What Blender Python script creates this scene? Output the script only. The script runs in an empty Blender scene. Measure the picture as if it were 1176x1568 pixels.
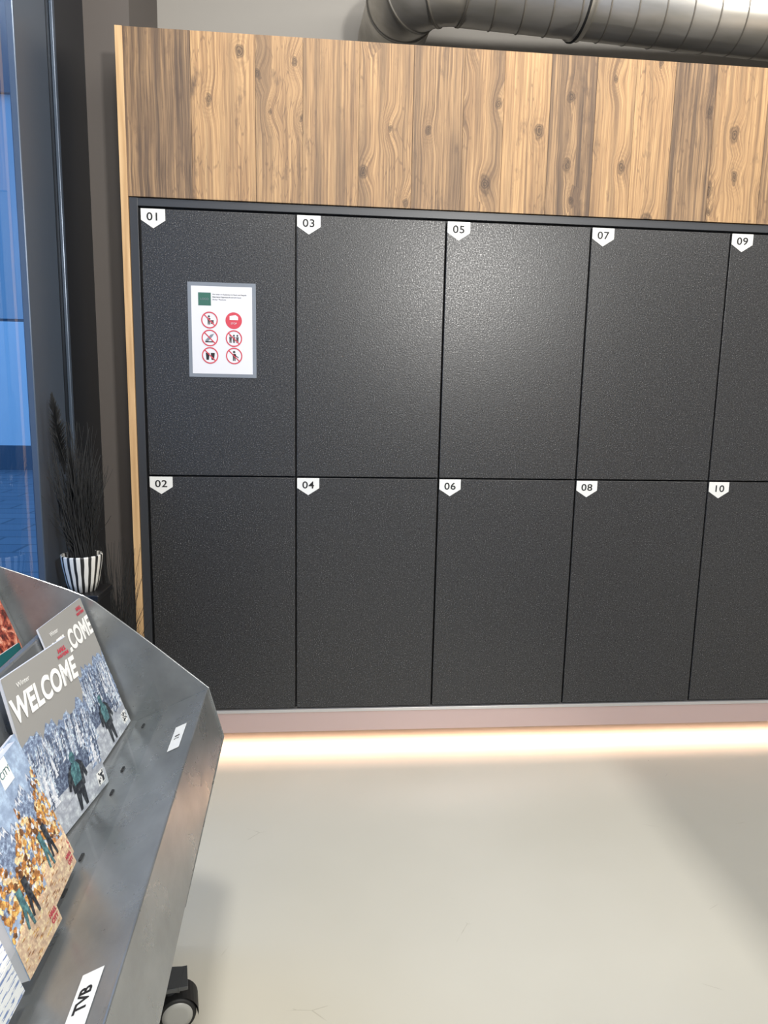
import bpy, bmesh, math, random
from mathutils import Vector, Matrix
random.seed(7)
scene=bpy.context.scene
try:
    scene.view_settings.view_transform='Standard'
    scene.view_settings.look='None'
except Exception: pass
COL=scene.collection
# ------------------------------------------------------------ helpers
def lin(r,g,b):
    def f(c):
        c/=255.0
        return c/12.92 if c<=0.04045 else ((c+0.055)/1.055)**2.4
    return (f(r),f(g),f(b),1.0)
def newmat(name,col=(0.5,0.5,0.5,1),rough=0.5,metal=0.0,**kw):
    m=bpy.data.materials.new(name); m.use_nodes=True
    b=m.node_tree.nodes['Principled BSDF']
    b.inputs['Base Color'].default_value=col
    b.inputs['Roughness'].default_value=rough
    b.inputs['Metallic'].default_value=metal
    for k,v in kw.items():
        b.inputs[k].default_value=v
    return m
class NT:
    def __init__(s,m): s.t=m.node_tree; s.b=s.t.nodes.get('Principled BSDF')
    def n(s,typ,**props):
        nd=s.t.nodes.new(typ)
        ins=props.pop('ins',{})
        for k,v in props.items(): setattr(nd,k,v)
        for k,v in ins.items():
            if hasattr(v,'is_output'): s.t.links.new(v,nd.inputs[k])
            else: nd.inputs[k].default_value=v
        return nd
    def link(s,a,b): s.t.links.new(a,b)
    def math(s,op,a,b=None,c=None,clamp=False):
        nd=s.t.nodes.new('ShaderNodeMath'); nd.operation=op; nd.use_clamp=clamp
        for i,v in enumerate((a,b,c)):
            if v is None: continue
            if hasattr(v,'is_output'): s.t.links.new(v,nd.inputs[i])
            else: nd.inputs[i].default_value=v
        return nd.outputs[0]
    def ramp(s,fac,stops,interp='LINEAR'):
        nd=s.t.nodes.new('ShaderNodeValToRGB'); cr=nd.color_ramp; cr.interpolation=interp
        while len(cr.elements)<len(stops): cr.elements.new(0.5)
        for e,(p,c) in zip(cr.elements,stops):
            e.position=p; e.color=c if len(c)==4 else (*c,1)
        s.t.links.new(fac,nd.inputs[0]); return nd.outputs[0]
    def mix(s,fac,a,b,blend='MIX'):
        nd=s.t.nodes.new('ShaderNodeMix'); nd.data_type='RGBA'; nd.blend_type=blend
        for i,v in ((0,fac),(6,a),(7,b)):
            if hasattr(v,'is_output'): s.t.links.new(v,nd.inputs[i])
            else: nd.inputs[i].default_value=v
        return nd.outputs[2]
    def noise(s,vec,scale=5,detail=4,rough=0.5,dist=0.0):
        nd=s.t.nodes.new('ShaderNodeTexNoise')
        nd.inputs['Scale'].default_value=scale; nd.inputs['Detail'].default_value=detail
        nd.inputs['Roughness'].default_value=rough; nd.inputs['Distortion'].default_value=dist
        if vec is not None: s.t.links.new(vec,nd.inputs['Vector'])
        return nd.outputs[0]
    def mapping(s,vec,scale=(1,1,1),loc=(0,0,0)):
        nd=s.t.nodes.new('ShaderNodeMapping'); nd.inputs['Scale'].default_value=scale; nd.inputs['Location'].default_value=loc
        s.t.links.new(vec,nd.inputs['Vector']); return nd.outputs[0]
    def obj(s): return s.t.nodes.new('ShaderNodeTexCoord').outputs['Object']
    def bump(s,h,strength=0.2,dist=0.01):
        nd=s.t.nodes.new('ShaderNodeBump'); nd.inputs['Strength'].default_value=strength; nd.inputs['Distance'].default_value=dist
        s.t.links.new(h,nd.inputs['Height']); s.t.links.new(nd.outputs[0],s.b.inputs['Normal'])
def empty(name,loc=(0,0,0)):
    e=bpy.data.objects.new(name,None); e.location=loc; e.empty_display_size=0.05; COL.objects.link(e); return e
def meshobj(name,verts,faces,mat,parent=None,smooth=False):
    me=bpy.data.meshes.new(name); me.from_pydata([tuple(v) for v in verts],[],faces); me.update()
    if mat is not None: me.materials.append(mat)
    if smooth:
        for p in me.polygons: p.use_smooth=True
    o=bpy.data.objects.new(name,me); COL.objects.link(o)
    if parent is not None: o.parent=parent
    return o
def fixn(o):
    bm=bmesh.new(); bm.from_mesh(o.data); bmesh.ops.recalc_face_normals(bm,faces=bm.faces); bm.to_mesh(o.data); bm.free()
def bevel(o,w,seg=2):
    m=o.modifiers.new('bevel','BEVEL'); m.width=w; m.segments=seg; m.limit_method='ANGLE'; m.angle_limit=math.radians(35)
def box(name,a,b,mat,parent=None,bev=0):
    x0,y0,z0=a;x1,y1,z1=b
    v=[(x0,y0,z0),(x1,y0,z0),(x1,y1,z0),(x0,y1,z0),(x0,y0,z1),(x1,y0,z1),(x1,y1,z1),(x0,y1,z1)]
    f=[(0,3,2,1),(4,5,6,7),(0,1,5,4),(1,2,6,5),(2,3,7,6),(3,0,4,7)]
    o=meshobj(name,v,f,mat,parent)
    if bev: bevel(o,bev)
    return o
def lathe(name,prof,mat,parent=None,seg=48,axis='Z',loc=(0,0,0),smooth=True,cap=True):
    v=[];f=[]
    for r,h in prof:
        for i in range(seg):
            a=2*math.pi*i/seg; c,s=math.cos(a)*r,math.sin(a)*r
            v.append({'Z':(c,s,h),'X':(h,c,s),'Y':(s,h,c)}[axis])
    n=len(prof)
    for j in range(n-1):
        for i in range(seg):
            k=(i+1)%seg; f.append((j*seg+i,j*seg+k,(j+1)*seg+k,(j+1)*seg+i))
    if cap:
        f.append(tuple(reversed(range(seg)))); f.append(tuple((n-1)*seg+i for i in range(seg)))
    v=[(p[0]+loc[0],p[1]+loc[1],p[2]+loc[2]) for p in v]
    o=meshobj(name,v,f,mat,parent,smooth); fixn(o); return o
def text(name,s,size,mat,parent,loc,rot=None,ext=0.0003,align='CENTER',bold=0.0):
    cu=bpy.data.curves.new(name,'FONT'); cu.body=s; cu.size=size; cu.align_x=align; cu.align_y='CENTER'
    cu.extrude=ext; cu.offset=bold
    cu.materials.append(mat)
    o=bpy.data.objects.new(name,cu); COL.objects.link(o); o.parent=parent; o.location=loc
    if rot: o.rotation_euler=rot
    return o
FRONT=(math.pi/2,0,0)

# ------------------------------------------------------------ materials
# wood
wood=newmat('aged_spruce_planks',rough=0.6); N=NT(wood)
att=N.n('ShaderNodeAttribute',attribute_name='plank')      # r=tone g=seed b=knottiness
sep=N.n('ShaderNodeSeparateColor'); N.link(att.outputs['Color'],sep.inputs[0])
tone,seed,kn=sep.outputs[0],sep.outputs[1],sep.outputs[2]
oc=N.obj(); sx=N.n('ShaderNodeSeparateXYZ'); N.link(oc,sx.inputs[0])
zs=N.math('MULTIPLY_ADD',seed,37.0,sx.outputs[2]); xs=N.math('MULTIPLY_ADD',seed,11.0,sx.outputs[0])
cb=N.n('ShaderNodeCombineXYZ'); N.link(xs,cb.inputs[0]); N.link(zs,cb.inputs[2]); P=cb.outputs[0]
c2=N.n('ShaderNodeCombineXYZ'); N.link(xs,c2.inputs[0]); N.link(zs,c2.inputs[1]); P2=c2.outputs[0]
wob=N.noise(N.mapping(P,(4,1,3.0)),2.0,2); wob=N.math('SUBTRACT',wob,0.5)
# knots (2D cells, slightly taller than wide), only some cells carry one, sizes vary
vor=N.n('ShaderNodeTexVoronoi',voronoi_dimensions='2D',ins={'Scale':1.0,'Randomness':1.0}); N.link(N.mapping(P2,(9.5,5.6,1)),vor.inputs['Vector'])
d=vor.outputs['Distance']
vc=N.n('ShaderNodeSeparateColor',ins={0:vor.outputs['Color']})
ksz=N.math('MULTIPLY_ADD',vc.outputs[1],1.5,0.75)
kd0=N.math('MULTIPLY_ADD',N.math('SUBTRACT',N.noise(N.mapping(P,(34,1,30)),1.0,3),0.5),0.26,d)
kd=N.math('MULTIPLY',kd0,ksz)
infl=N.n('ShaderNodeMapRange',ins={'From Min':0.5,'From Max':0.0,'To Min':0,'To Max':1}); infl.interpolation_type='SMOOTHSTEP'; N.link(d,infl.inputs[0])
sel=N.math('GREATER_THAN',N.math('MULTIPLY_ADD',kn,0.75,vc.outputs[0]),1.02)
infk=N.math('MULTIPLY',N.math('MULTIPLY',infl.outputs[0],kn),sel)
gx=N.math('MULTIPLY_ADD',infk,0.026,xs); gx=N.math('MULTIPLY_ADD',wob,0.010,gx)
cg=N.n('ShaderNodeCombineXYZ'); N.link(gx,cg.inputs[0]); N.link(zs,cg.inputs[2]); G=cg.outputs[0]
g1=N.noise(N.mapping(G,(140,1,2.2)),1.0,5,0.66,0.0)
g2=N.noise(N.mapping(G,(400,1,9)),1.0,3,0.6)
g3=N.noise(N.mapping(G,(30,1,1.0)),1.0,3,0.6,0.0)
light=N.ramp(g1,[(0.28,lin(116,88,62)),(0.42,lin(164,128,90)),(0.58,lin(194,156,110)),(0.8,lin(210,176,130))])
dark=N.ramp(g1,[(0.3,lin(54,44,38)),(0.43,lin(92,74,59)),(0.56,lin(142,114,85)),(0.78,lin(180,148,109))])
base=N.mix(tone,light,dark)
patch=N.ramp(g3,[(0.38,(0,0,0)),(0.54,(1,1,1))])
pfac=N.math('MULTIPLY',N.math('SUBTRACT',1.0,patch),N.math('MULTIPLY_ADD',tone,0.55,0.34))
base=N.mix(pfac,base,lin(80,64,53))
fine=N.ramp(g2,[(0.32,(0.36,0.33,0.31)),(0.45,(1,1,1))])
base=N.mix(N.math('MULTIPLY_ADD',tone,0.4,0.36),base,fine,'MULTIPLY')
ck=N.n('ShaderNodeTexVoronoi',voronoi_dimensions='2D',feature='DISTANCE_TO_EDGE',ins={'Scale':1.0}); 
gg=N.n('ShaderNodeCombineXYZ'); N.link(gx,gg.inputs[0]); N.link(zs,gg.inputs[1])
N.link(N.mapping(gg.outputs[0],(130,12,1)),ck.inputs['Vector'])
ckf=N.math('MULTIPLY',N.ramp(ck.outputs['Distance'],[(0.03,(1,1,1)),(0.08,(0,0,0))]),N.ramp(N.noise(N.mapping(P,(9,1,3)),1.0,2),[(0.50,(0,0,0)),(0.60,(0.45,0.45,0.45))]))
base=N.mix(ckf,base,lin(92,70,54))
sm=N.noise(N.mapping(P,(20,1,8)),1.0,5,0.6,0.0)
smf=N.ramp(sm,[(0.59,(0,0,0)),(0.72,(1,1,1))])
base=N.mix(N.math('MULTIPLY',smf,0.75),base,lin(78,61,50))
km=N.n('ShaderNodeMapRange',ins={'From Min':0.17,'From Max':0.09,'To Min':0,'To Max':1}); N.link(kd,km.inputs[0])
rings=N.math('MULTIPLY_ADD',N.math('SINE',N.math('MULTIPLY',kd,110.0)),0.25,0.75)
kf=N.math('MULTIPLY',N.math('MULTIPLY',km.outputs[0],rings),N.math('MULTIPLY',sel,0.85))
halo=N.math('MULTIPLY',N.math('MULTIPLY',infl.outputs[0],N.math('MULTIPLY_ADD',N.math('SINE',N.math('MULTIPLY',kd,62.0)),0.5,0.5)),N.math('MULTIPLY',sel,0.36))
base=N.mix(halo,base,lin(100,76,56))
base=N.mix(kf,base,lin(56,42,34))
N.link(base,N.b.inputs['Base Color']); N.bump(g1,0.25,0.002)
wood_edge=newmat('pale_wood_edge',lin(205,165,115),0.5); N=NT(wood_edge)
N.link(N.ramp(N.noise(N.mapping(N.obj(),(60,60,3)),1.0,3),[(0.3,lin(180,142,98)),(0.7,lin(218,184,138))]),N.b.inputs['Base Color'])
# locker powder coat
door=newmat('anthracite_powder_coat',lin(40,40,42),0.38); N=NT(door)
spk=N.noise(N.mapping(N.obj(),(1,1,1)),300,2,0.65)
N.link(N.ramp(spk,[(0.35,lin(40,40,41)),(0.58,lin(50,50,51)),(0.70,lin(124,124,124))]),N.b.inputs['Base Color'])
N.link(N.ramp(N.noise(N.mapping(N.obj(),(1,1,1),(3,3,3)),220,2,0.6),[(0.36,(0.26,0.26,0.26)),(0.64,(0.48,0.48,0.48))]),N.b.inputs['Roughness'])
N.bump(N.noise(N.obj(),210,2,0.55),0.55,0.0010)
carc=newmat('carcass_black',lin(26,26,28),0.5)
rail=newmat('carcass_rail_grey',lin(54,56,60),0.4)
plinthm=newmat('brushed_plinth_metal',lin(214,190,186),0.4,0.55)
linem=newmat('plinth_edge_aluminium',lin(220,218,218),0.3,0.7)
labelw=newmat('label_white',lin(226,226,222),0.5)
inkb=newmat('ink_black',lin(20,20,22),0.6)
paper=newmat('paper_white',lin(218,218,222),0.5)
lam=newmat('laminate_margin',lin(128,134,142),0.3)
redm=newmat('sign_red',lin(200,64,78),0.5)
greenm=newmat('sign_green',lin(48,98,84),0.5)
greyink=newmat('ink_grey',lin(90,90,90),0.6)
skinm=newmat('pictogram_grey',lin(70,66,66),0.6)
# floor
floorm=newmat('cream_resin_floor',lin(198,192,172),0.34); N=NT(floorm)
o=N.obj(); c=N.ramp(N.noise(o,1.3,3),[(0.3,lin(196,192,178)),(0.7,lin(204,200,187))])
dots=N.noise(o,38,2,0.5); c=N.mix(N.ramp(dots,[(0.78,(0,0,0)),(0.82,(0.7,0.7,0.7))]),c,lin(120,112,96))
sv=N.n('ShaderNodeTexVoronoi',feature='DISTANCE_TO_EDGE',ins={'Scale':2.2}); N.link(N.mapping(o,(1,1.7,1)),sv.inputs['Vector'])
scf=N.math('MULTIPLY',N.ramp(sv.outputs['Distance'],[(0.0010,(1,1,1)),(0.003,(0,0,0))]),N.ramp(N.noise(o,6,3),[(0.63,(0,0,0)),(0.67,(0.45,0.45,0.45))]))
c=N.mix(scf,c,lin(140,132,114))
N.link(c,N.b.inputs['Base Color']); N.bump(N.noise(o,6,2),0.05,0.004)
wallm=newmat('grey_plaster_wall',lin(162,158,152),0.8); N=NT(wallm); N.bump(N.noise(N.obj(),90,3),0.08,0.002)
ceilm=newmat('grey_ceiling',lin(150,147,142),0.85); N=NT(ceilm); N.bump(N.noise(N.obj(),60,3),0.08,0.002)
wallw=newmat('light_wall',lin(214,212,208),0.8); N=NT(wallw); N.bump(N.noise(N.obj(),90,3),0.06,0.002)
brownstrip=newmat('taupe_wall_strip',lin(92,86,82),0.6)
framem=newmat('window_frame_bluegrey',lin(78,90,106),0.28,0.3)
frameb=newmat('window_frame_black',lin(28,32,38),0.35,0.2)
# duct
ductm=newmat('galvanised_duct',lin(178,174,166),0.36,0.7); N=NT(ductm)
o=N.obj(); N.link(N.ramp(N.noise(N.mapping(o,(2,9,9)),2,3),[(0.3,lin(172,167,156)),(0.7,lin(200,195,186))]),N.b.inputs['Base Color'])
ductseam=newmat('duct_seam',lin(144,139,130),0.4,0.7)
rubber=newmat('rubber_black',lin(22,22,22),0.6)
# stand sheet metal
sheetm=newmat('raw_sheet_steel',lin(150,152,152),0.36,0.65); N=NT(sheetm)
o=N.obj(); sc=N.noise(N.mapping(o,(5,3,5)),2,5,0.6)
N.link(N.ramp(sc,[(0.3,lin(134,137,138)),(0.7,lin(160,163,164))]),N.b.inputs['Base Color'])
N.link(N.math('MULTIPLY_ADD',N.noise(o,14,4,0.6),0.18,0.20),N.b.inputs['Roughness'])
N.bump(N.noise(o,380,2,0.6),0.13,0.0006)
acry=bpy.data.materials.new('clear_acrylic'); acry.use_nodes=True; t=acry.node_tree; t.nodes.clear()
out=t.nodes.new('ShaderNodeOutputMaterial'); mx=t.nodes.new('ShaderNodeMixShader'); tr=t.nodes.new('ShaderNodeBsdfTransparent'); gl=t.nodes.new('ShaderNodeBsdfGlossy')
gl.inputs['Roughness'].default_value=0.06; tr.inputs[0].default_value=(0.93,0.95,0.95,1); mx.inputs[0].default_value=0.14
t.links.new(tr.outputs[0],mx.inputs[1]); t.links.new(gl.outputs[0],mx.inputs[2]); t.links.new(mx.outputs[0],out.inputs[0])
glass=bpy.data.materials.new('window_glass'); glass.use_nodes=True; t=glass.node_tree; t.nodes.clear()
out=t.nodes.new('ShaderNodeOutputMaterial'); mx=t.nodes.new('ShaderNodeMixShader'); tr=t.nodes.new('ShaderNodeBsdfTransparent'); gl=t.nodes.new('ShaderNodeBsdfGlossy')
fr=t.nodes.new('ShaderNodeLayerWeight'); fr.inputs[0].default_value=0.45
gl.inputs['Roughness'].default_value=0.01; tr.inputs[0].default_value=(0.95,0.98,1.0,1)
t.links.new(fr.outputs['Fresnel'],mx.inputs[0]); t.links.new(tr.outputs[0],mx.inputs[1]); t.links.new(gl.outputs[0],mx.inputs[2]); t.links.new(mx.outputs[0],out.inputs[0])

# ------------------------------------------------------------ room shell
RX=4.2; RY=-5.6; CZ=3.05
box('floor',(-0.2,RY,-0.1),(RX,0.6,0),floorm)
box('ceiling',(-0.3,RY,CZ),(RX,0.7,CZ+0.1),ceilm)
box('wall_back',(-0.22,0.6,0),(RX,0.7,CZ),wallm)
box('wall_right',(RX,RY,0),(RX+0.1,0.7,CZ),wallw)
box('wall_front',(-0.3,RY-0.1,0),(RX+0.1,RY,CZ),wallw)
box('wall_nib',(-0.2,0.18,0),(-0.056,0.6,CZ),brownstrip)
# window wall x=-0.2
win=empty('window_1')
def pane(name,y0,y1,z0,z1):
    return meshobj(name,[(-0.212,y0,z0),(-0.212,y1,z0),(-0.212,y1,z1),(-0.212,y0,z1)],[(0,1,2,3)],glass,win)
box('frame_corner',(-0.225,-0.15,0),(-0.20,0.6,CZ),frameb,win)
box('frame_post',(-0.215,-0.385,0),(-0.195,-0.165,CZ),framem,win,0.003)
box('frame_groove',(-0.22,-0.165,0),(-0.21,-0.15,CZ),frameb,win)
box('frame_bead',(-0.20,-0.125,0),(-0.190,-0.108,CZ),framem,win,0.002)
pane('glass_pane',-2.35,-0.385,0.10,2.35)
box('frame_sill',(-0.22,-5.6,0),(-0.20,-0.385,0.10),frameb,win)
box('frame_header',(-0.22,-5.6,2.35),(-0.20,-0.385,CZ),framem,win)
box('frame_mullion',(-0.27,-2.45,0.1),(-0.20,-2.35,2.35),frameb,win)
pane('glass_pane_2',-4.45,-2.45,0.10,2.35)
box('frame_end',(-0.22,-5.6,0.1),(-0.20,-4.45,2.35),frameb,win)
# exterior
pav=newmat('street_paving',lin(120,130,140),0.6); N=NT(pav)
br=N.n('ShaderNodeTexBrick',ins={'Scale':0.7,'Color1':lin(120,128,138),'Color2':lin(108,118,130),'Mortar':lin(84,94,106),'Mortar Size':0.012}); N.link(N.obj(),br.inputs['Vector']); N.link(br.outputs[0],N.b.inputs['Base Color'])
box('street_ground',(-30,-12,-0.2),(-0.31,16,-0.1),pav)
fac=empty('facade_opposite')
fm=newmat('facade_panel',lin(236,240,244),0.6); fm2=newmat('facade_panel_upper',lin(186,194,202),0.6); fd=newmat('facade_dark',lin(84,96,110),0.6)
box('base',(-16,11,-0.1),(-1.0,11.4,0.35),fd,fac)
box('lower_panel',(-16,11,0.35),(-1.0,11.4,2.55),fm,fac)
box('joint',(-16,11.02,2.55),(-1.0,11.4,2.6),fd,fac)
box('upper_panel',(-16,11,2.6),(-1.0,11.4,6.3),fm2,fac)
box('cornice',(-16,10.9,6.3),(-1.0,11.4,9),fd,fac)

# ------------------------------------------------------------ lockers
LK=empty('luggage_lockers')
W=0.484; ZB,ZM,ZT=0.20,1.024,1.863; NC=6
XE=NC*W
box('carcass',(-0.030,0.024,0.125),(XE+0.03,0.5,1.895),carc,LK)
box('frame_left',(-0.032,0.004,0.190),(-0.006,0.05,1.893),rail,LK,0.001)
box('rail_top',(-0.030,0.006,ZT+0.006),(XE,0.05,1.893),rail,LK,0.001)
g=0.0028
for i in range(NC):
    for (z0,z1,k) in ((ZM,ZT,2*i+1),(ZB,ZM,2*i+2)):
        dd=box('door_%02d'%k,(i*W+g,0,z0+g),((i+1)*W-g,0.02,z1-g),door,LK,0.0015)
        x0=i*W+0.004; zt=z1-0.003; w=0.074
        v=[(x0,0,zt),(x0+w,0,zt),(x0+w,0,zt-0.034),(x0+w/2,0,zt-0.058),(x0,0,zt-0.034)]
        vv=[(a,-0.0012,c) for a,b,c in v]+[(a,0.0,c) for a,b,c in v]
        ff=[(0,4,3,2,1)]+[(j,(j+1)%5,(j+1)%5+5,j+5) for j in range(5)]
        lb=meshobj('tag_%02d'%k,vv,ff,labelw,LK); fixn(lb)
        tx=text('number_%02d'%k,'%02d'%k,0.033,inkb,LK,(x0+w/2,-0.0018,zt-0.0245),FRONT,0.0002,bold=0.0004); tx.scale=(1.18,1,1); tx.data.space_character=1.08
box('plinth_line',(-0.032,-0.004,0.186),(XE,0.03,0.197),linem,LK,0.001)
box('plinth',(-0.032,0.0,0.112),(XE,0.012,0.186),plinthm,LK)
SP=box('side_panel',(-0.055,-0.004,0.0),(-0.033,0.5,2.376),wood_edge,LK,0.001)
bounds=[-0.033,0.165,0.36,0.505,0.68,0.85,1.01,1.14,1.29,1.44,1.57,1.70,1.84,2.02,2.2,2.38,2.55,2.72,XE]
tones=[0.85,0.05,0.35,0.40,0.35,0.65,0.40,0.1,0.75,0.15,0.12,0.8,0.2,0.5,0.2,0.7,0.3,0.5]
knots=[0.1,0.4,0.8,0.25,0.9,0.4,0.9,0.2,0.4,0.7,0.75,0.3,0.8,0.4,0.5,0.6,0.4,0.5]
me=bpy.data.meshes.new('wood_front'); V=[];F=[];C=[]
for i in range(len(bounds)-1):
    a,b=bounds[i]+(0.0005 if i else 0),bounds[i+1]-0.0005; k=len(V)
    V+=[(a,0.0,1.895),(b,0.0,1.895),(b,0.0,2.376),(a,0.0,2.376),(a,0.02,1.895),(b,0.02,1.895),(b,0.02,2.376),(a,0.02,2.376)]
    F+=[(k,k+1,k+2,k+3),(k+4,k+7,k+6,k+5),(k,k+4,k+5,k+1),(k+3,k+2,k+6,k+7),(k,k+3,k+7,k+4),(k+1,k+5,k+6,k+2)]
    C+=[(tones[i],random.random(),knots[i],1)]*6
me.from_pydata(V,[],F); me.update()
ca=me.color_attributes.new('plank','FLOAT_COLOR','CORNER')
for p in me.polygons:
    for li in p.loop_indices: ca.data[li].color=C[p.index]
me.materials.append(wood); wo=bpy.data.objects.new('wood_front',me); COL.objects.link(wo); wo.parent=LK
box('wood_backing',(-0.033,0.021,1.895),(XE,0.5,2.372),carc,LK)
# LED profile under the cabinet
ledm=bpy.data.materials.new('led_strip'); ledm.use_nodes=True
b=ledm.node_tree.nodes['Principled BSDF']; b.inputs['Emission Color'].default_value=(1.0,0.66,0.52,1); b.inputs['Emission Strength'].default_value=2.5
led=box('led_strip',(-0.02,0.095,0.117),(XE,0.115,0.1245),ledm,LK)

# ------------------------------------------------------------ house rules sheet
SH=empty('house_rules_sign')
def frect(name,x0,z0,x1,z1,y,mat,par):
    return box(name,(x0,y,z0),(x1,y+0.0004,z1),mat,par)
sx0,sx1,sz0,sz1=0.141,0.356,1.348,1.645
frect('laminate',sx0,sz0,sx1,sz1,-0.0014,lam,SH)
frect('page',sx0+0.011,sz0+0.011,sx1-0.012,sz1-0.012,-0.0019,paper,SH)
frect('logo',sx0+0.033,sz1-0.072,sx0+0.073,sz1-0.032,-0.0024,greenm,SH)
text('logo_text','LOGO',0.009,lam,SH,(sx0+0.053,-0.0028,sz1-0.052),FRONT)
for j,s in enumerate(('Wir bitten um Sauberkeit im Raum und Respekt','Bitte keine Gegenstaende zurueck lassen','Danke / Thank you')):
    text('line_%d'%j,s,0.0055,inkb,SH,(sx0+0.078,-0.0022,sz1-0.037-j*0.008),FRONT,align='LEFT')
def disc(name,cx,cz,r,y,mat,par,r0=0,seg=40):
    v=[];f=[]
    for i in range(seg):
        a=2*math.pi*i/seg; v.append((cx+r*math.cos(a),y,cz+r*math.sin(a)))
    if r0:
        for i in range(seg):
            a=2*math.pi*i/seg; v.append((cx+r0*math.cos(a),y,cz+r0*math.sin(a)))
        f=[(i,(i+1)%seg,seg+(i+1)%seg,seg+i) for i in range(seg)]
    else: f=[tuple(range(seg))]
    return meshobj(name,v,f,mat,par)
def pf(name,pts,y,mat,par): return meshobj(name,[(a,y,c) for a,c in pts],[tuple(range(len(pts)))],mat,par)
def man(nm,cx,cz,s,y,par,mat=None):
    mat=mat or skinm
    disc(nm+'_head',cx,cz+s*0.62,s*0.2,y,mat,par,seg=16)
    pf(nm+'_body',[(cx-s*.28,cz+s*.35),(cx+s*.28,cz+s*.35),(cx+s*.22,cz-s*.15),(cx+s*.2,cz-s*.8),(cx+s*.03,cz-s*.8),(cx,cz-s*.2),(cx-s*.06,cz-s*.8),(cx-s*.22,cz-s*.8),(cx-s*.22,cz-s*.15)],y,mat,par)
R=0.0262
cols=[0.2085,0.285]; rows=[1.528,1.472,1.417]
for ri,zc in enumerate(rows):
    for ci,xc in enumerate(cols):
        nm='pictogram_%d%d'%(ri,ci); y=-0.0023
        if ri==0 and ci==1:
            disc(nm,xc,zc,R,y,redm,SH)
            pf(nm+'_cup',[(xc-.013,zc+.002),(xc-.013,zc+.014),(xc+.006,zc+.018),(xc+.014,zc+.012),(xc+.014,zc+.002)],y-.0003,paper,SH)
            text(nm+'_txt','STOP',0.008,paper,SH,(xc,y-.0004,zc-0.009),FRONT)
            continue
        disc(nm+'_ring',xc,zc,R,y-.0006,redm,SH,r0=R-0.0036)
        if ri==0: man(nm+'a',xc-.002,zc,.018,y,SH); pf(nm+'_bag',[(xc+.004,zc-.012),(xc+.013,zc-.012),(xc+.013,zc),(xc+.004,zc)],y,skinm,SH)
        elif ri==1 and ci==0:
            pf(nm+'_bottle',[(xc-.015,zc-.008),(xc-.009,zc-.014),(xc+.008,zc+.004),(xc+.014,zc+.014),(xc+.002,zc+.01)],y,lam,SH)
            pf(nm+'_base',[(xc-.015,zc-.014),(xc+.013,zc-.014),(xc+.013,zc-.010),(xc-.015,zc-.010)],y,skinm,SH)
        elif ri==1: 
            for q in (-.011,0,.011): man(nm+'m%d'%int(q*1000),xc+q,zc-.001,.016,y-0.0001*(q==0),SH)
        elif ci==0:
            pf(nm+'_bin',[(xc-.014,zc+.008),(xc-.002,zc+.008),(xc-.004,zc-.014),(xc-.012,zc-.014)],y,inkb,SH)
            pf(nm+'_bin2',[(xc+.002,zc+.008),(xc+.015,zc+.008),(xc+.012,zc-.014),(xc+.004,zc-.014)],y,inkb,SH)
        else: man(nm+'a',xc,zc,.02,y,SH); pf(nm+'_arm',[(xc,zc+.006),(xc+.014,zc-.004),(xc+.014,zc-.007),(xc,zc+.001)],y,skinm,SH)
        s=R*0.70; w=.0012
        pf(nm+'_slash',[(xc-s-w,zc+s-w),(xc-s+w,zc+s+w),(xc+s+w,zc-s+w),(xc+s-w,zc-s-w)],y-.0005,redm,SH)

# ------------------------------------------------------------ spiral duct
DU=empty('spiral_duct')
def tube(name,path,r,mat,par,seg=48,cap=True):
    v=[];f=[];n=len(path)
    for i,p in enumerate(path):
        a=Vector(path[max(i-1,0)]);b=Vector(path[min(i+1,n-1)]); t=(b-a).normalized()
        side=t.cross(Vector((0,0,1))).normalized(); up=side.cross(t)
        rr=r[i] if isinstance(r,list) else r
        for k in range(seg):
            an=2*math.pi*k/seg; v.append(Vector(p)+side*math.cos(an)*rr+up*math.sin(an)*rr)
    for i in range(n-1):
        for k in range(seg):
            q=(k+1)%seg; f.append((i*seg+k,i*seg+q,(i+1)*seg+q,(i+1)*seg+k))
    if cap: f.append(tuple(range(seg))[::-1]); f.append(tuple((n-1)*seg+k for k in range(seg)))
    o=meshobj(name,v,f,mat,par,True); fixn(o); return o
dy,dz,dr=0.25,2.652,0.125; EX=1.02
tube('pipe',[(EX,dy,dz),(4.18,dy,dz)],dr,ductm,DU)
def helix(name,x0,x1,pitch,r,th,mat,par):
    cu=bpy.data.curves.new(name,'CURVE'); cu.dimensions='3D'; cu.bevel_depth=th; cu.bevel_resolution=2
    n=int((x1-x0)/pitch*40); sp=cu.splines.new('POLY'); sp.points.add(n)
    for i in range(n+1):
        a=2*math.pi*i/40; sp.points[i].co=(x0+pitch*i/40,dy+r*math.cos(a),dz+r*math.sin(a),1)
    cu.materials.append(mat); o=bpy.data.objects.new(name,cu); COL.objects.link(o); o.parent=par
helix('spiral_seam',EX+0.03,4.15,0.098,dr,0.0028,ductseam,DU)
pts=[]; cR=0.17
for i in range(13):
    a=math.pi/2*i/12; pts.append((EX-cR*math.sin(a),dy+cR*(1-math.cos(a)),dz))
pts.append((EX-cR,0.68,dz))
tube('elbow',pts,dr*0.985,ductm,DU)
for i in (0,4,8,12):
    a=math.pi/2*i/12; c=Vector((EX-cR*math.sin(a),dy+cR*(1-math.cos(a)),dz)); t=Vector((-math.cos(a),math.sin(a),0))
    tube('elbow_rib_%d'%i,[c-t*0.004,c+t*0.004],dr*1.015,ductseam,DU)
def ring(name,x,w,r,mat): tube(name,[(x-w/2,dy,dz),(x+w/2,dy,dz)],r,mat,DU)
ring('collar',1.43,0.035,dr+0.006,ductm); ring('clamp',1.425,0.007,dr+0.011,rubber)
for x in (1.43,3.0):
    box('hanger_%d'%int(x*10),(x-0.012,dy-0.003,dz+dr),(x+0.012,dy+0.003,CZ),ductseam,DU)
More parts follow.
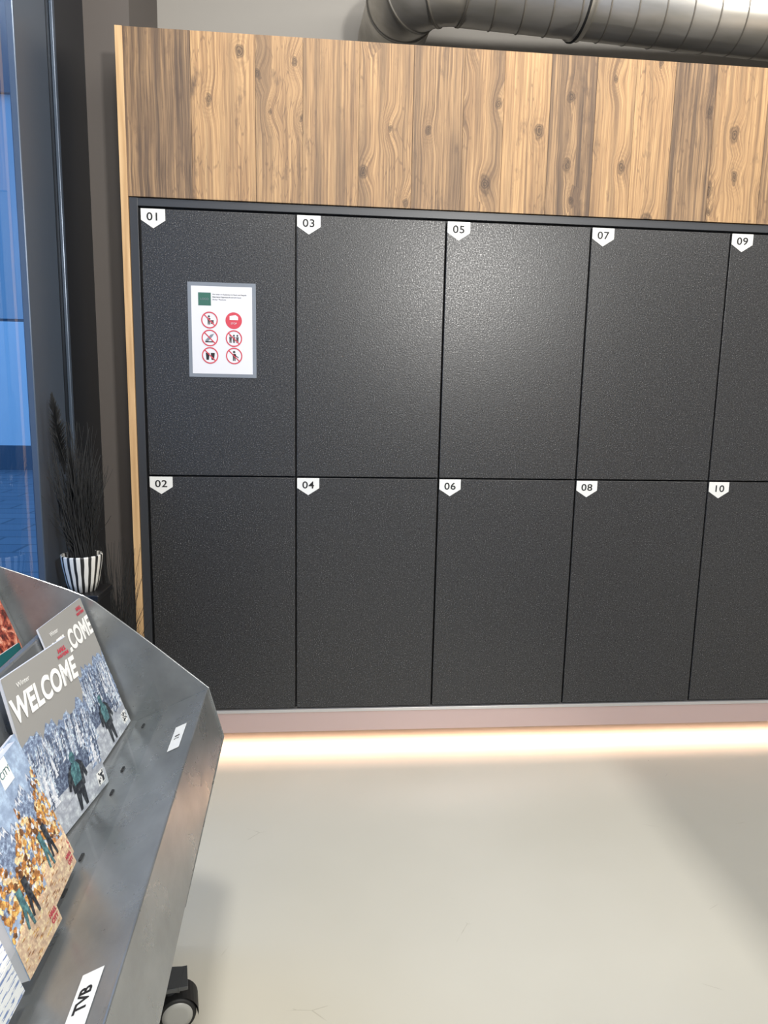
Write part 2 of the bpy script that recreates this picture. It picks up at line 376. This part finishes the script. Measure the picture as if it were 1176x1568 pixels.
th=0.074; cx,cy=2.16,0.25
DU.rotation_euler=(0,0,th); DU.location=(cx-(cx*math.cos(th)-cy*math.sin(th)),cy-(cx*math.sin(th)+cy*math.cos(th)),0)

# ------------------------------------------------------------ brochure stand
ST=empty('brochure_display_stand')
Y0,Y1=-0.85,-1.95
def ax(y): return (Y0-y)*0.036     # slight rotation of the trolley
prof=[(-0.165,0.105),(0.255,0.105),(0.350,0.525),(0.319,0.640),(0.313,0.637),(0.165,0.570),(0.130,0.570),(0.042,0.835),(0.030,0.835),(-0.030,0.735),(-0.060,0.735),(-0.135,0.93),(-0.165,0.93)]
n=len(prof); v=[];f=[]
ys=[Y0,-1.4,Y1]
for y in ys:
    for x,z in prof: v.append((x+ax(y),y,z))
for s in range(len(ys)-1):
    for i in range(n):
        k=(i+1)%n; f.append((s*n+i,s*n+k,(s+1)*n+k,(s+1)*n+i))
f.append(tuple(range(n))); f.append(tuple((len(ys)-1)*n+i for i in range(n)))
body=meshobj('folded_body',v,f,sheetm,ST); fixn(body); bevel(body,0.0025,2)
endp=[(-0.168,0.10),(0.258,0.10),(0.354,0.525),(0.322,0.643),(0.20,0.748),(0.085,0.842),(0.062,0.856),(0.03,0.870),(-0.05,0.900),(-0.105,0.920),(-0.168,0.937)]
for nm,y in (('end_plate_far',Y0),('end_plate_near',Y1-0.004)):
    v=[(x+ax(y),y,z) for x,z in endp]+[(x+ax(y),y+0.004,z) for x,z in endp]; m=len(endp)
    f=[tuple(range(m)),tuple(range(2*m-1,m-1,-1))]+[(i,(i+1)%m,(i+1)%m+m,i+m) for i in range(m)]
    e=meshobj(nm,v,f,sheetm,ST); fixn(e); bevel(e,0.001,1)
def quad(name,p,mat,par): return meshobj(name,p,[tuple(range(len(p)))],mat,par)
for k,(ya,yb) in enumerate(((-0.87,-1.12),(-1.13,-1.38),(-1.39,-1.72))):
    x=0.225
    pts=[(x+ax(ya),ya,0.600),(x+ax(yb),yb,0.600),(x+ax(yb)-0.018,yb,0.672),(x+ax(ya)-0.018,ya,0.672)]
    quad('acrylic_pocket_%d'%k,pts,acry,ST)
    for yy in (ya-0.035,yb+0.035):
        box('slot_%d_%d'%(k,int(-yy*100)),(0.187+ax(yy),yy-0.008,0.580),(0.191+ax(yy),yy+0.008,0.584),inkb,ST)
def slope_frame(y,x,par,name):
    up=Vector((0.313-0.165,0,0.637-0.570)).normalized(); a=Vector((-0.036,1,0)).normalized(); nrm=a.cross(up).normalized()
    if nrm.z<0: nrm=-nrm
    z=0.570+(x-0.165)*(0.067/0.148)
    M=Matrix((a,nrm.cross(a),nrm)).transposed().to_4x4(); M.translation=Vector((x+ax(y),y,z))+nrm*0.0012
    e=bpy.data.objects.new(name,None); COL.objects.link(e); e.parent=par; e.matrix_basis=M; e.empty_display_size=0.02
    return e
def flat(name,x0,y0,x1,y1,z,mat,par): 
    return meshobj(name,[(x0,y0,z),(x1,y0,z),(x1,y1,z),(x0,y1,z)],[(0,1,2,3)],mat,par)
s1=slope_frame(-1.045,0.285,ST,'sticker_holder'); flat('sticker',-0.050,-0.012,0.050,0.012,0,labelw,s1); text('sticker_txt','2 B',0.014,greyink,s1,(0,0,0.0005),None)
s2=slope_frame(-1.655,0.284,ST,'sticker_holder_2'); flat('sticker_2',-0.07,-0.0135,0.04,0.0135,0,labelw,s2); text('sticker_txt_2','TVB',0.020,inkb,s2,(0.000,0,0.0005),None,bold=0.0004)
# casters
wheelg=newmat('caster_disc_grey',lin(160,160,155),0.45); brk=newmat('caster_bracket',lin(96,98,100),0.35,0.7)
def caster(name,x,y,ang):
    e=bpy.data.objects.new(name,None); COL.objects.link(e); e.parent=ST; e.location=(x,y,0); e.rotation_euler=(0,0,ang); e.empty_display_size=0.03
    r=0.0375
    for sgn,nm in ((-1,'a'),(1,'b')):
        c=0.014*sgn
        lathe('tire_'+nm,[(r*0.80,c-0.011),(r*0.96,c-0.010),(r,c-0.006),(r,c+0.006),(r*0.96,c+0.010),(r*0.80,c+0.011)],rubber,e,axis='Y',loc=(0,0,r))
        lathe('disc_'+nm,[(r*0.50,c-0.0130),(r*0.80,c-0.0124),(r*0.83,c),(r*0.80,c+0.0124),(r*0.50,c+0.0130)],wheelg,e,axis='Y',loc=(0,0,r))
    v=[];f=[];m=14
    for i in range(m+1):
        a=math.radians(-10+i*170/m)
        for rr,yy in ((r*1.0,-0.003),(r*1.12,-0.026),(r*1.12,0.026),(r*1.0,0.003)):
            v.append((math.cos(a)*rr,yy,r+math.sin(a)*rr))
    for i in range(m):
        for k in range(4):
            q=(k+1)%4; f.append((i*4+k,i*4+q,(i+1)*4+q,(i+1)*4+k))
    f.append((0,1,2,3)); f.append((m*4,m*4+3,m*4+2,m*4+1))
    h=meshobj('hood',v,f,rubber,e); fixn(h)
    lathe('stem',[(0.014,0.070),(0.014,0.098)],brk,e,loc=(-0.012,0,0),seg=24)
    box('plate',(-0.035,-0.028,0.096),(0.022,0.028,0.1045),brk,e,0.001)
caster('caster_1',0.279,-1.058,math.radians(12))
caster('caster_2',-0.10,-0.95,math.radians(-30)); caster('caster_3',0.25,-1.86,math.radians(60)); caster('caster_4',-0.08,-1.86,math.radians(10))
box('cross_bar',(0.12,-1.085,0.094),(0.290,-1.03,0.1055),brk,ST)

# ------------------------------------------------------------ printed matter
def page(name,BR,yaw,lean,w,h,mat,pages=6,thick=0.004,par=None):
    BR=Vector(BR); a=Vector((math.cos(yaw),math.sin(yaw),0)); nb=Vector((-a.y,a.x,0))
    up=Vector((0,0,1))*math.cos(lean)+nb*math.sin(lean); nrm=a.cross(up)
    M=Matrix((a,up,nrm)).transposed().to_4x4(); M.translation=BR-a*w
    e=bpy.data.objects.new(name,None); COL.objects.link(e); e.matrix_basis=M; e.empty_display_size=0.03
    if par: e.parent=par
    v=[];f=[];nx=8
    for i in range(nx+1):
        for j in (0,1): v.append((w*i/nx,h*j,0.0))
    f=[(2*i,2*i+2,2*i+3,2*i+1) for i in range(nx)]
    c=meshobj('cover',v,f,mat,e)
    box('page_block',(0.0006,0.0006,-thick),(w-0.0006,h-0.0006,-0.0003),paper,e)
    return e
def printed(nm,polys,mats,e):
    V=[];F=[];I=[]
    for k,(pts,mi) in enumerate(polys):
        b=len(V); z=0.00030+0.0000012*k
        V+=[(a,c,z) for a,c in pts]; F.append(tuple(range(b,b+len(pts)))); I.append(mi)
    me=bpy.data.meshes.new(nm); me.from_pydata(V,[],F); me.update()
    for m in mats: me.materials.append(m)
    for p,i in zip(me.polygons,I): p.material_index=i
    o=bpy.data.objects.new(nm,me); COL.objects.link(o); o.parent=e; return o
def pmat(name,r,g_,b_,amt=0.35,sc=150):
    """halftone-photo ink: base ink colour broken up by fine noise"""
    m=newmat(name,lin(r,g_,b_),0.33); N=NT(m); nz=N.noise(N.obj(),sc,5,0.7)
    lo=lin(r*(1-amt),g_*(1-amt),b_*(1-amt*0.85)); hi=lin(min(255,r*(1+amt)+20),min(255,g_*(1+amt)+20),min(255,b_*(1+amt*0.8)+18))
    N.link(N.ramp(nz,[(0.34,lo),(0.5,lin(r,g_,b_)),(0.66,hi)]),N.b.inputs['Base Color']); return m
def clampx(x,w): return min(max(x,0.0008),w-0.0008)
pm1=pmat('print_slate',92,104,128,.4); pm2=pmat('print_blue_grey',128,144,172,.35); pm3=pmat('print_pale_blue',170,184,204,.25); pm4=pmat('print_snow',214,219,228,.14); pm5=pmat('print_snow_shade',176,182,192,.14,60)
covg=newmat('print_cover_grey',lin(156,155,152),0.35)
whitet=newmat('print_white',lin(246,246,244),0.4); teal=pmat('print_teal',70,110,118,.3); dkj=pmat('print_dark',46,50,58,.4)
logo=newmat('print_red',lin(200,60,80),0.5)
def art_winter(e,w,h,rs):
    R_=random.Random(rs); P=[]
    P.append(([(0.0008,0.0008),(w-.0008,0.0008),(w-.0008,.16),(0.0008,.16)],4))
    for lev,(y0,amp,mi) in enumerate(((0.168,0.026,1),(0.150,0.022,0))):
        m_=22; xs_=[i*w/m_ for i in range(m_+1)]; top=[(clampx(x,w),y0+amp*(R_.random()-.4)) for x in xs_]
        P.append(([(.0008,.06)]+top+[(w-.0008,.06)],mi))
    for row in range(9):
        yb=0.138-row*0.011
        for k in range(26):
            x=R_.uniform(0.004,w-.004)
            if row>4 and 0.05<x<0.16 : continue
            s=R_.uniform(.009,.019)*(1+row*.13); base_=yb+R_.uniform(-.006,.006); mi=R_.choice((0,1,1,2,2,3))
            for q in range(4):
                yy=base_+q*s*.38; ww=s*.30*(1-q*.2)*R_.uniform(.7,1.2); P.append(([(clampx(x-ww,w),yy),(clampx(x+ww,w),yy+s*.05),(x,yy+s*.62)],mi))
                if R_.random()<.75: P.append(([(clampx(x-ww*.8,w),yy+s*.10),(x,yy+s*.2),(x,yy+s*.60)],3))
    P.append(([(.0008,.0008),(w-.0008,.0008),(w-.0008,.03),(w*.6,.045),(w*.3,.034),(.0008,.05)],4))
    printed('cover_art',P,[pm1,pm2,pm3,pm4,pm5],e)
def dress(e,w,h,rs):
    art_winter(e,w,h,rs)
    text('title','WELCOME',0.047,whitet,e,(w/2+0.002,h*0.795,0.0012),None,0.0001,bold=0.0016).scale=(0.88,1.15,1)
    text('subtitle','Winter',0.012,whitet,e,(0.03,h*0.92,0.0012),None,0.0001,align='LEFT')
    text('logo_a','HALL',0.011,logo,e,(w-.028,h-.016,.0012),None,0.0001,bold=0.0004)
    text('logo_b','WATTENS',0.008,logo,e,(w-.028,h-.026,.0012),None,0.0001,bold=0.0003)
    def p(nm,pts,m,z=0.0020): meshobj(nm,[(a,b,z) for a,b in pts],[tuple(range(len(pts)))],m,e)
    p('hiker_legs',[(0.098,0.006),(0.106,0.006),(0.112,0.032),(0.118,0.006),(0.126,0.006),(0.128,0.046),(0.098,0.046)],dkj)
    p('hiker_coat',[(0.094,0.040),(0.132,0.040),(0.134,0.062),(0.140,0.048),(0.146,0.052),(0.138,0.078),(0.126,0.088),(0.102,0.088),(0.090,0.078),(0.082,0.052),(0.088,0.048),(0.094,0.064)],dkj,0.0022)
    p('hiker_pack',[(0.100,0.052),(0.124,0.052),(0.127,0.078),(0.120,0.088),(0.105,0.088),(0.098,0.078)],teal,0.0024)
    p('hiker_head',[(0.113+.008*math.cos(a),0.098+.010*math.sin(a)) for a in [i*math.pi/8 for i in range(16)]],teal,0.0022)
    p('qr',[(w-.034,.010),(w-.010,.010),(w-.010,.034),(w-.034,.034)],whitet)
    for i in range(6):
        for j in range(6):
            if random.random()<0.5: 
                x=w-.032+i*.0034; y=.012+j*.0034; p('qr_%d%d'%(i,j),[(x,y),(x+.0034,y),(x+.0034,y+.0034),(x,y+.0034)],dkj,0.0022)
m2=page('magazine',(0.152,-0.862,0.573),1.544,0.325,0.21,0.297,covg); dress(m2,0.21,0.297,3)
m1=page('magazine.001',(0.178,-1.112,0.573),1.44,0.225,0.203,0.288,covg,thick=0.006); dress(m1,0.203,0.288,5)
oa=pmat('print_gold',206,150,84,.35); ob=pmat('print_amber',172,116,66,.35); ocx=pmat('print_brown',112,78,54,.4); od=pmat('print_straw',232,204,158,.2); oe=pmat('print_peach_path',224,190,160,.15)
skyp=pmat('print_alpine_blue',158,178,206,.12,40)
def art_autumn(e,w,h,rs):
    R_=random.Random(rs); P=[]
    top=[(clampx(i*w/12,w),.155+.03*(R_.random()-.5)) for i in range(13)]
    P.append(([(.0008,.08)]+top+[(w-.0008,.08)],0))
    for x,y in top[1:-1]: P.append(([(clampx(x-.006,w),y-.012),(x,y),(clampx(x+.005,w),y-.016),(x,y-.008)],1))
    for k in range(420):
        x=R_.uniform(.003,w-.003); t=abs(x-w*.55)/(w*.55); y=R_.uniform(.050,.100+.075*t); r=R_.uniform(.0018,.0060)
        pts=[]
        for i in range(7):
            a=2*math.pi*i/7; rr=r*R_.uniform(.5,1.25); pts.append((clampx(x+rr*math.cos(a),w),y+rr*math.sin(a)))
        P.append((pts,R_.choice((2,2,3,3,4,5,5,1))))
    P.append(([(.0008,.0008),(w-.0008,.0008),(w-.0008,.050),(w*.55,.058),(.0008,.046)],6))
    for k in range(40):
        x=R_.uniform(.006,w-.006); y=R_.uniform(.004,.05); P.append(([(clampx(x-.006,w),y),(x,y+.001),(clampx(x+.006,w),y),(x,y-.001)],R_.choice((5,3,2))))
    printed('cover_art',P,[pm2,pm4,oa,ob,ocx,od,oe],e)
def lefdress(e,w,h,t,rs):
    art_autumn(e,w,h,rs)
    meshobj('band',[(0,h-.035,.0012),(w*.55,h-.035,.0012),(w*.55,h,.0012),(0,h,.0012)],[(0,1,2,3)],whitet,e)
    text('head',t,0.014,teal,e,(w*.28,h-.018,0.0016),None,0.0001)
    text('mark_a','HALL',0.008,logo,e,(w-.014,.022,.0016),None,0.0001,bold=0.0004)
    text('mark_b','CITY',0.008,logo,e,(w-.014,.013,.0016),None,0.0001,bold=0.0004)
    for k,(x,y) in enumerate(((.042,.066),(.060,.070))):
        s=0.8
        meshobj('walker_%d'%k,[(x+a*s,y+b*s,.0016) for a,b in ((-.007,.03),(.007,.03),(.008,.004),(.011,-.035),(.005,-.035),(.001,-.006),(-.007,-.032),(-.012,-.030),(-.006,.002))],[tuple(range(9))],dkj if k else teal,e)
        meshobj('walker_head_%d'%k,[(x+.004*math.cos(a),y+.029+.005*math.sin(a),.0018) for a in [i*math.pi/5 for i in range(10)]],[tuple(range(10))],ocx,e)
la=page('brochure',(0.210,-1.375,0.596),1.62,0.36,0.10,0.21,skyp,thick=0.012); lefdress(la,.1,.21,'SKI CITY',1)
la2=page('brochure.003',(0.196,-1.345,0.592),1.62,0.36,0.10,0.21,skyp,thick=0.006); lefdress(la2,.1,.21,'SKI CITY',2)
lb=page('brochure.001',(0.236,-1.505,0.606),1.56,0.32,0.10,0.21,skyp,thick=0.012); lefdress(lb,.1,.21,'CITY',4)
wl=newmat('leaflet_white_print',rough=0.4); N=NT(wl); s=N.n('ShaderNodeSeparateXYZ'); N.link(N.obj(),s.inputs[0])
ln=N.math('SINE',N.math('MULTIPLY',s.outputs[1],900.0)); blk=N.noise(N.mapping(N.obj(),(60,400,1)),1.0,2)
c=N.mix(N.math('MULTIPLY',N.math('GREATER_THAN',ln,0.3),N.math('GREATER_THAN',blk,0.5)),lin(238,238,238),lin(120,140,185)); N.link(c,N.b.inputs['Base Color'])
lc=page('brochure.002',(0.238,-1.625,0.612),1.56,0.34,0.10,0.21,wl,thick=0.012)
bk=newmat('book_cover_print',rough=0.3); N=NT(bk); a=N.noise(N.mapping(N.obj(),(40,40,40)),1.0,6,0.75,0.5)
N.link(N.ramp(a,[(0.38,lin(50,28,26)),(0.47,lin(140,56,44)),(0.54,lin(200,112,84)),(0.64,lin(235,190,165))]),N.b.inputs['Base Color'])
page('guide_book',(-0.050,-0.885,0.738),1.56,0.36,0.15,0.20,bk,thick=0.018)
tealp=newmat('flyer_teal',lin(30,96,98),0.4)
page('flyer',(-0.030,-0.93,0.738),1.50,0.30,0.10,0.045,tealp,thick=0.006)

# ------------------------------------------------------------ plants
potm=newmat('striped_pot_glaze',rough=0.45); N=NT(potm); s=N.n('ShaderNodeSeparateXYZ'); N.link(N.obj(),s.inputs[0])
ang=N.math('ARCTAN2',s.outputs[1],s.outputs[0]); wv=N.math('MULTIPLY_ADD',N.math('SUBTRACT',N.noise(N.mapping(N.obj(),(1,1,0.35)),22,2),0.5),5.0,N.math('MULTIPLY',ang,17.0))
st=N.math('SINE',wv); N.link(N.ramp(N.math('MULTIPLY_ADD',st,0.5,0.5),[(0.36,lin(30,30,30)),(0.46,lin(214,212,206))]),N.b.inputs['Base Color'])
soil=newmat('soil',lin(30,26,22),0.9); grassm=newmat('dried_black_grass',lin(12,13,14),0.7); pedm=newmat('pedestal_black',lin(20,20,22),0.4)
def plant(name,x,y,z,r,h,gh,spread,nbl,pm,plume=False):
    e=empty(name,(x,y,z))
    lathe('pot',[(r*0.66,0),(r*0.80,h*0.25),(r*0.95,h*0.7),(r,h*0.96),(r*0.99,h),(r*0.90,h),(r*0.88,h*0.85)],pm,e,seg=24)
    lathe('soil',[(r*0.85,h*0.84),(r*0.80,h*0.88)],soil,e,seg=24)
    V=[];F=[]
    for b in range(nbl):
        a=random.uniform(0,2*math.pi); rr=random.uniform(0,r*0.5); L=gh*random.uniform(0.35,0.85) if b%9 else gh; sp=spread*random.uniform(0.1,1.0)*(1.15-L/gh*0.5)
        bx,by=math.cos(a)*rr,math.sin(a)*rr; a2=a+random.uniform(-.6,.6); wd=random.uniform(.0012,.0024)
        k0=len(V); n=8; ph=random.uniform(0,6)
        for i in range(n+1):
            t=i/n; px=bx+math.cos(a2)*sp*t**1.4+0.008*math.sin(ph+t*5); py=by+math.sin(a2)*sp*t**1.4+0.008*math.cos(ph+t*4); pz=h*0.8+L*(t-0.12*t*t*sp/spread); ww=wd*(1-0.75*t)
            for q in range(3):
                an=q*2.094; V.append((px+ww*math.cos(an),py+ww*math.sin(an),pz))
        for i in range(n):
            for q in range(3): w2=(q+1)%3; F.append((k0+i*3+q,k0+i*3+w2,k0+(i+1)*3+w2,k0+(i+1)*3+q))
    if plume:
        for (ox,oy,z0,z1,wr) in plume:
            for b in range(520):
                t=random.random(); cz=z0+(z1-z0)*t; wmax=wr*math.sin(math.pi*min(1,max(0.05,t*0.9+0.08))); a=random.uniform(0,6.283)
                k0=len(V); cx,cy=ox*(0.6+0.4*t),oy; dx,dy_=math.cos(a)*wmax,math.sin(a)*wmax
                V+= [(cx,cy,cz),(cx+0.003,cy+0.002,cz),(cx+dx,cy+dy_,cz+0.03)]; F.append((k0,k0+1,k0+2))
    meshobj('grass_blades',V,F,grassm,e); return e
pl=plant('potted_grass',-0.107,-0.35,0.733,0.056,0.104,0.40,0.085,250,potm,plume=[(-0.055,-0.01,0.33,0.53,0.024),(-0.02,0.0,0.18,0.38,0.018),(0.03,0.0,0.14,0.3,0.014)])
box('pedestal_shaft',(-0.058,-0.06,-0.733),(0.057,0.06,-0.018),pedm,pl,0.003); box('pedestal_top',(-0.063,-0.065,-0.018),(0.062,0.065,0.0),pedm,pl,0.003)
plant('potted_grass.001',-0.085,-0.12,0.0,0.075,0.40,0.52,0.10,260,pedm)

# ------------------------------------------------------------ off-frame counter, added and sized to cast the right floor shadow
CT=empty('shadow_blocker_counter')
box('cabinet',(1.68,-2.3,0.06),(2.48,-1.42,0.93),wallw,CT,0.003); box('kick',(1.72,-2.26,0.0),(2.44,-1.46,0.06),carc,CT); box('worktop',(1.66,-2.32,0.93),(2.50,-1.40,0.97),wood_edge,CT,0.004)

# ------------------------------------------------------------ lights
def area(name,loc,size,power,col,target=None,sy=None,spread=None):
    l=bpy.data.lights.new(name,'AREA'); l.energy=power; l.color=col; l.size=size
    if sy: l.shape='RECTANGLE'; l.size_y=sy
    if spread: l.spread=math.radians(spread)
    o=bpy.data.objects.new(name,l); COL.objects.link(o); o.location=loc
    if target: o.rotation_euler=(Vector(target)-Vector(loc)).to_track_quat('-Z','Y').to_euler()
    return o
WC=(1,0.975,0.93)
area('track_light',(1.68,-3.4,2.35),0.22,84,WC,(1.1,0,1.3))
area('ceiling_light',(0.42,-1.7,3.0),0.25,34,WC)
area('ceiling_light.001',(3.0,-2.0,3.0),0.6,32,WC)
area('upper_fill_light',(1.3,-0.75,3.0),2.6,24,WC,(1.3,0.35,2.3),sy=0.08)  # unseen fill light added to brighten the duct, upper wall and wood top
area('led_strip_light',(XE/2-0.01,0.105,0.1155),XE-0.02,7.0,(1.0,0.64,0.48),sy=0.018,spread=115)
w=bpy.data.worlds.new('dusk_sky'); scene.world=w; w.use_nodes=True
w.node_tree.nodes['Background'].inputs[0].default_value=(0.17,0.44,0.95,1); w.node_tree.nodes['Background'].inputs[1].default_value=1.5

# ------------------------------------------------------------ camera
cam=bpy.data.cameras.new('camera'); co=bpy.data.objects.new('camera',cam); COL.objects.link(co)
co.location=(0.5707,-2.356,1.2818); co.rotation_euler=(1.4135,-0.0195,-0.0869)
cam.sensor_fit='VERTICAL'; cam.sensor_height=24; cam.lens=1092.29/1600*24; cam.clip_start=0.02
scene.camera=co
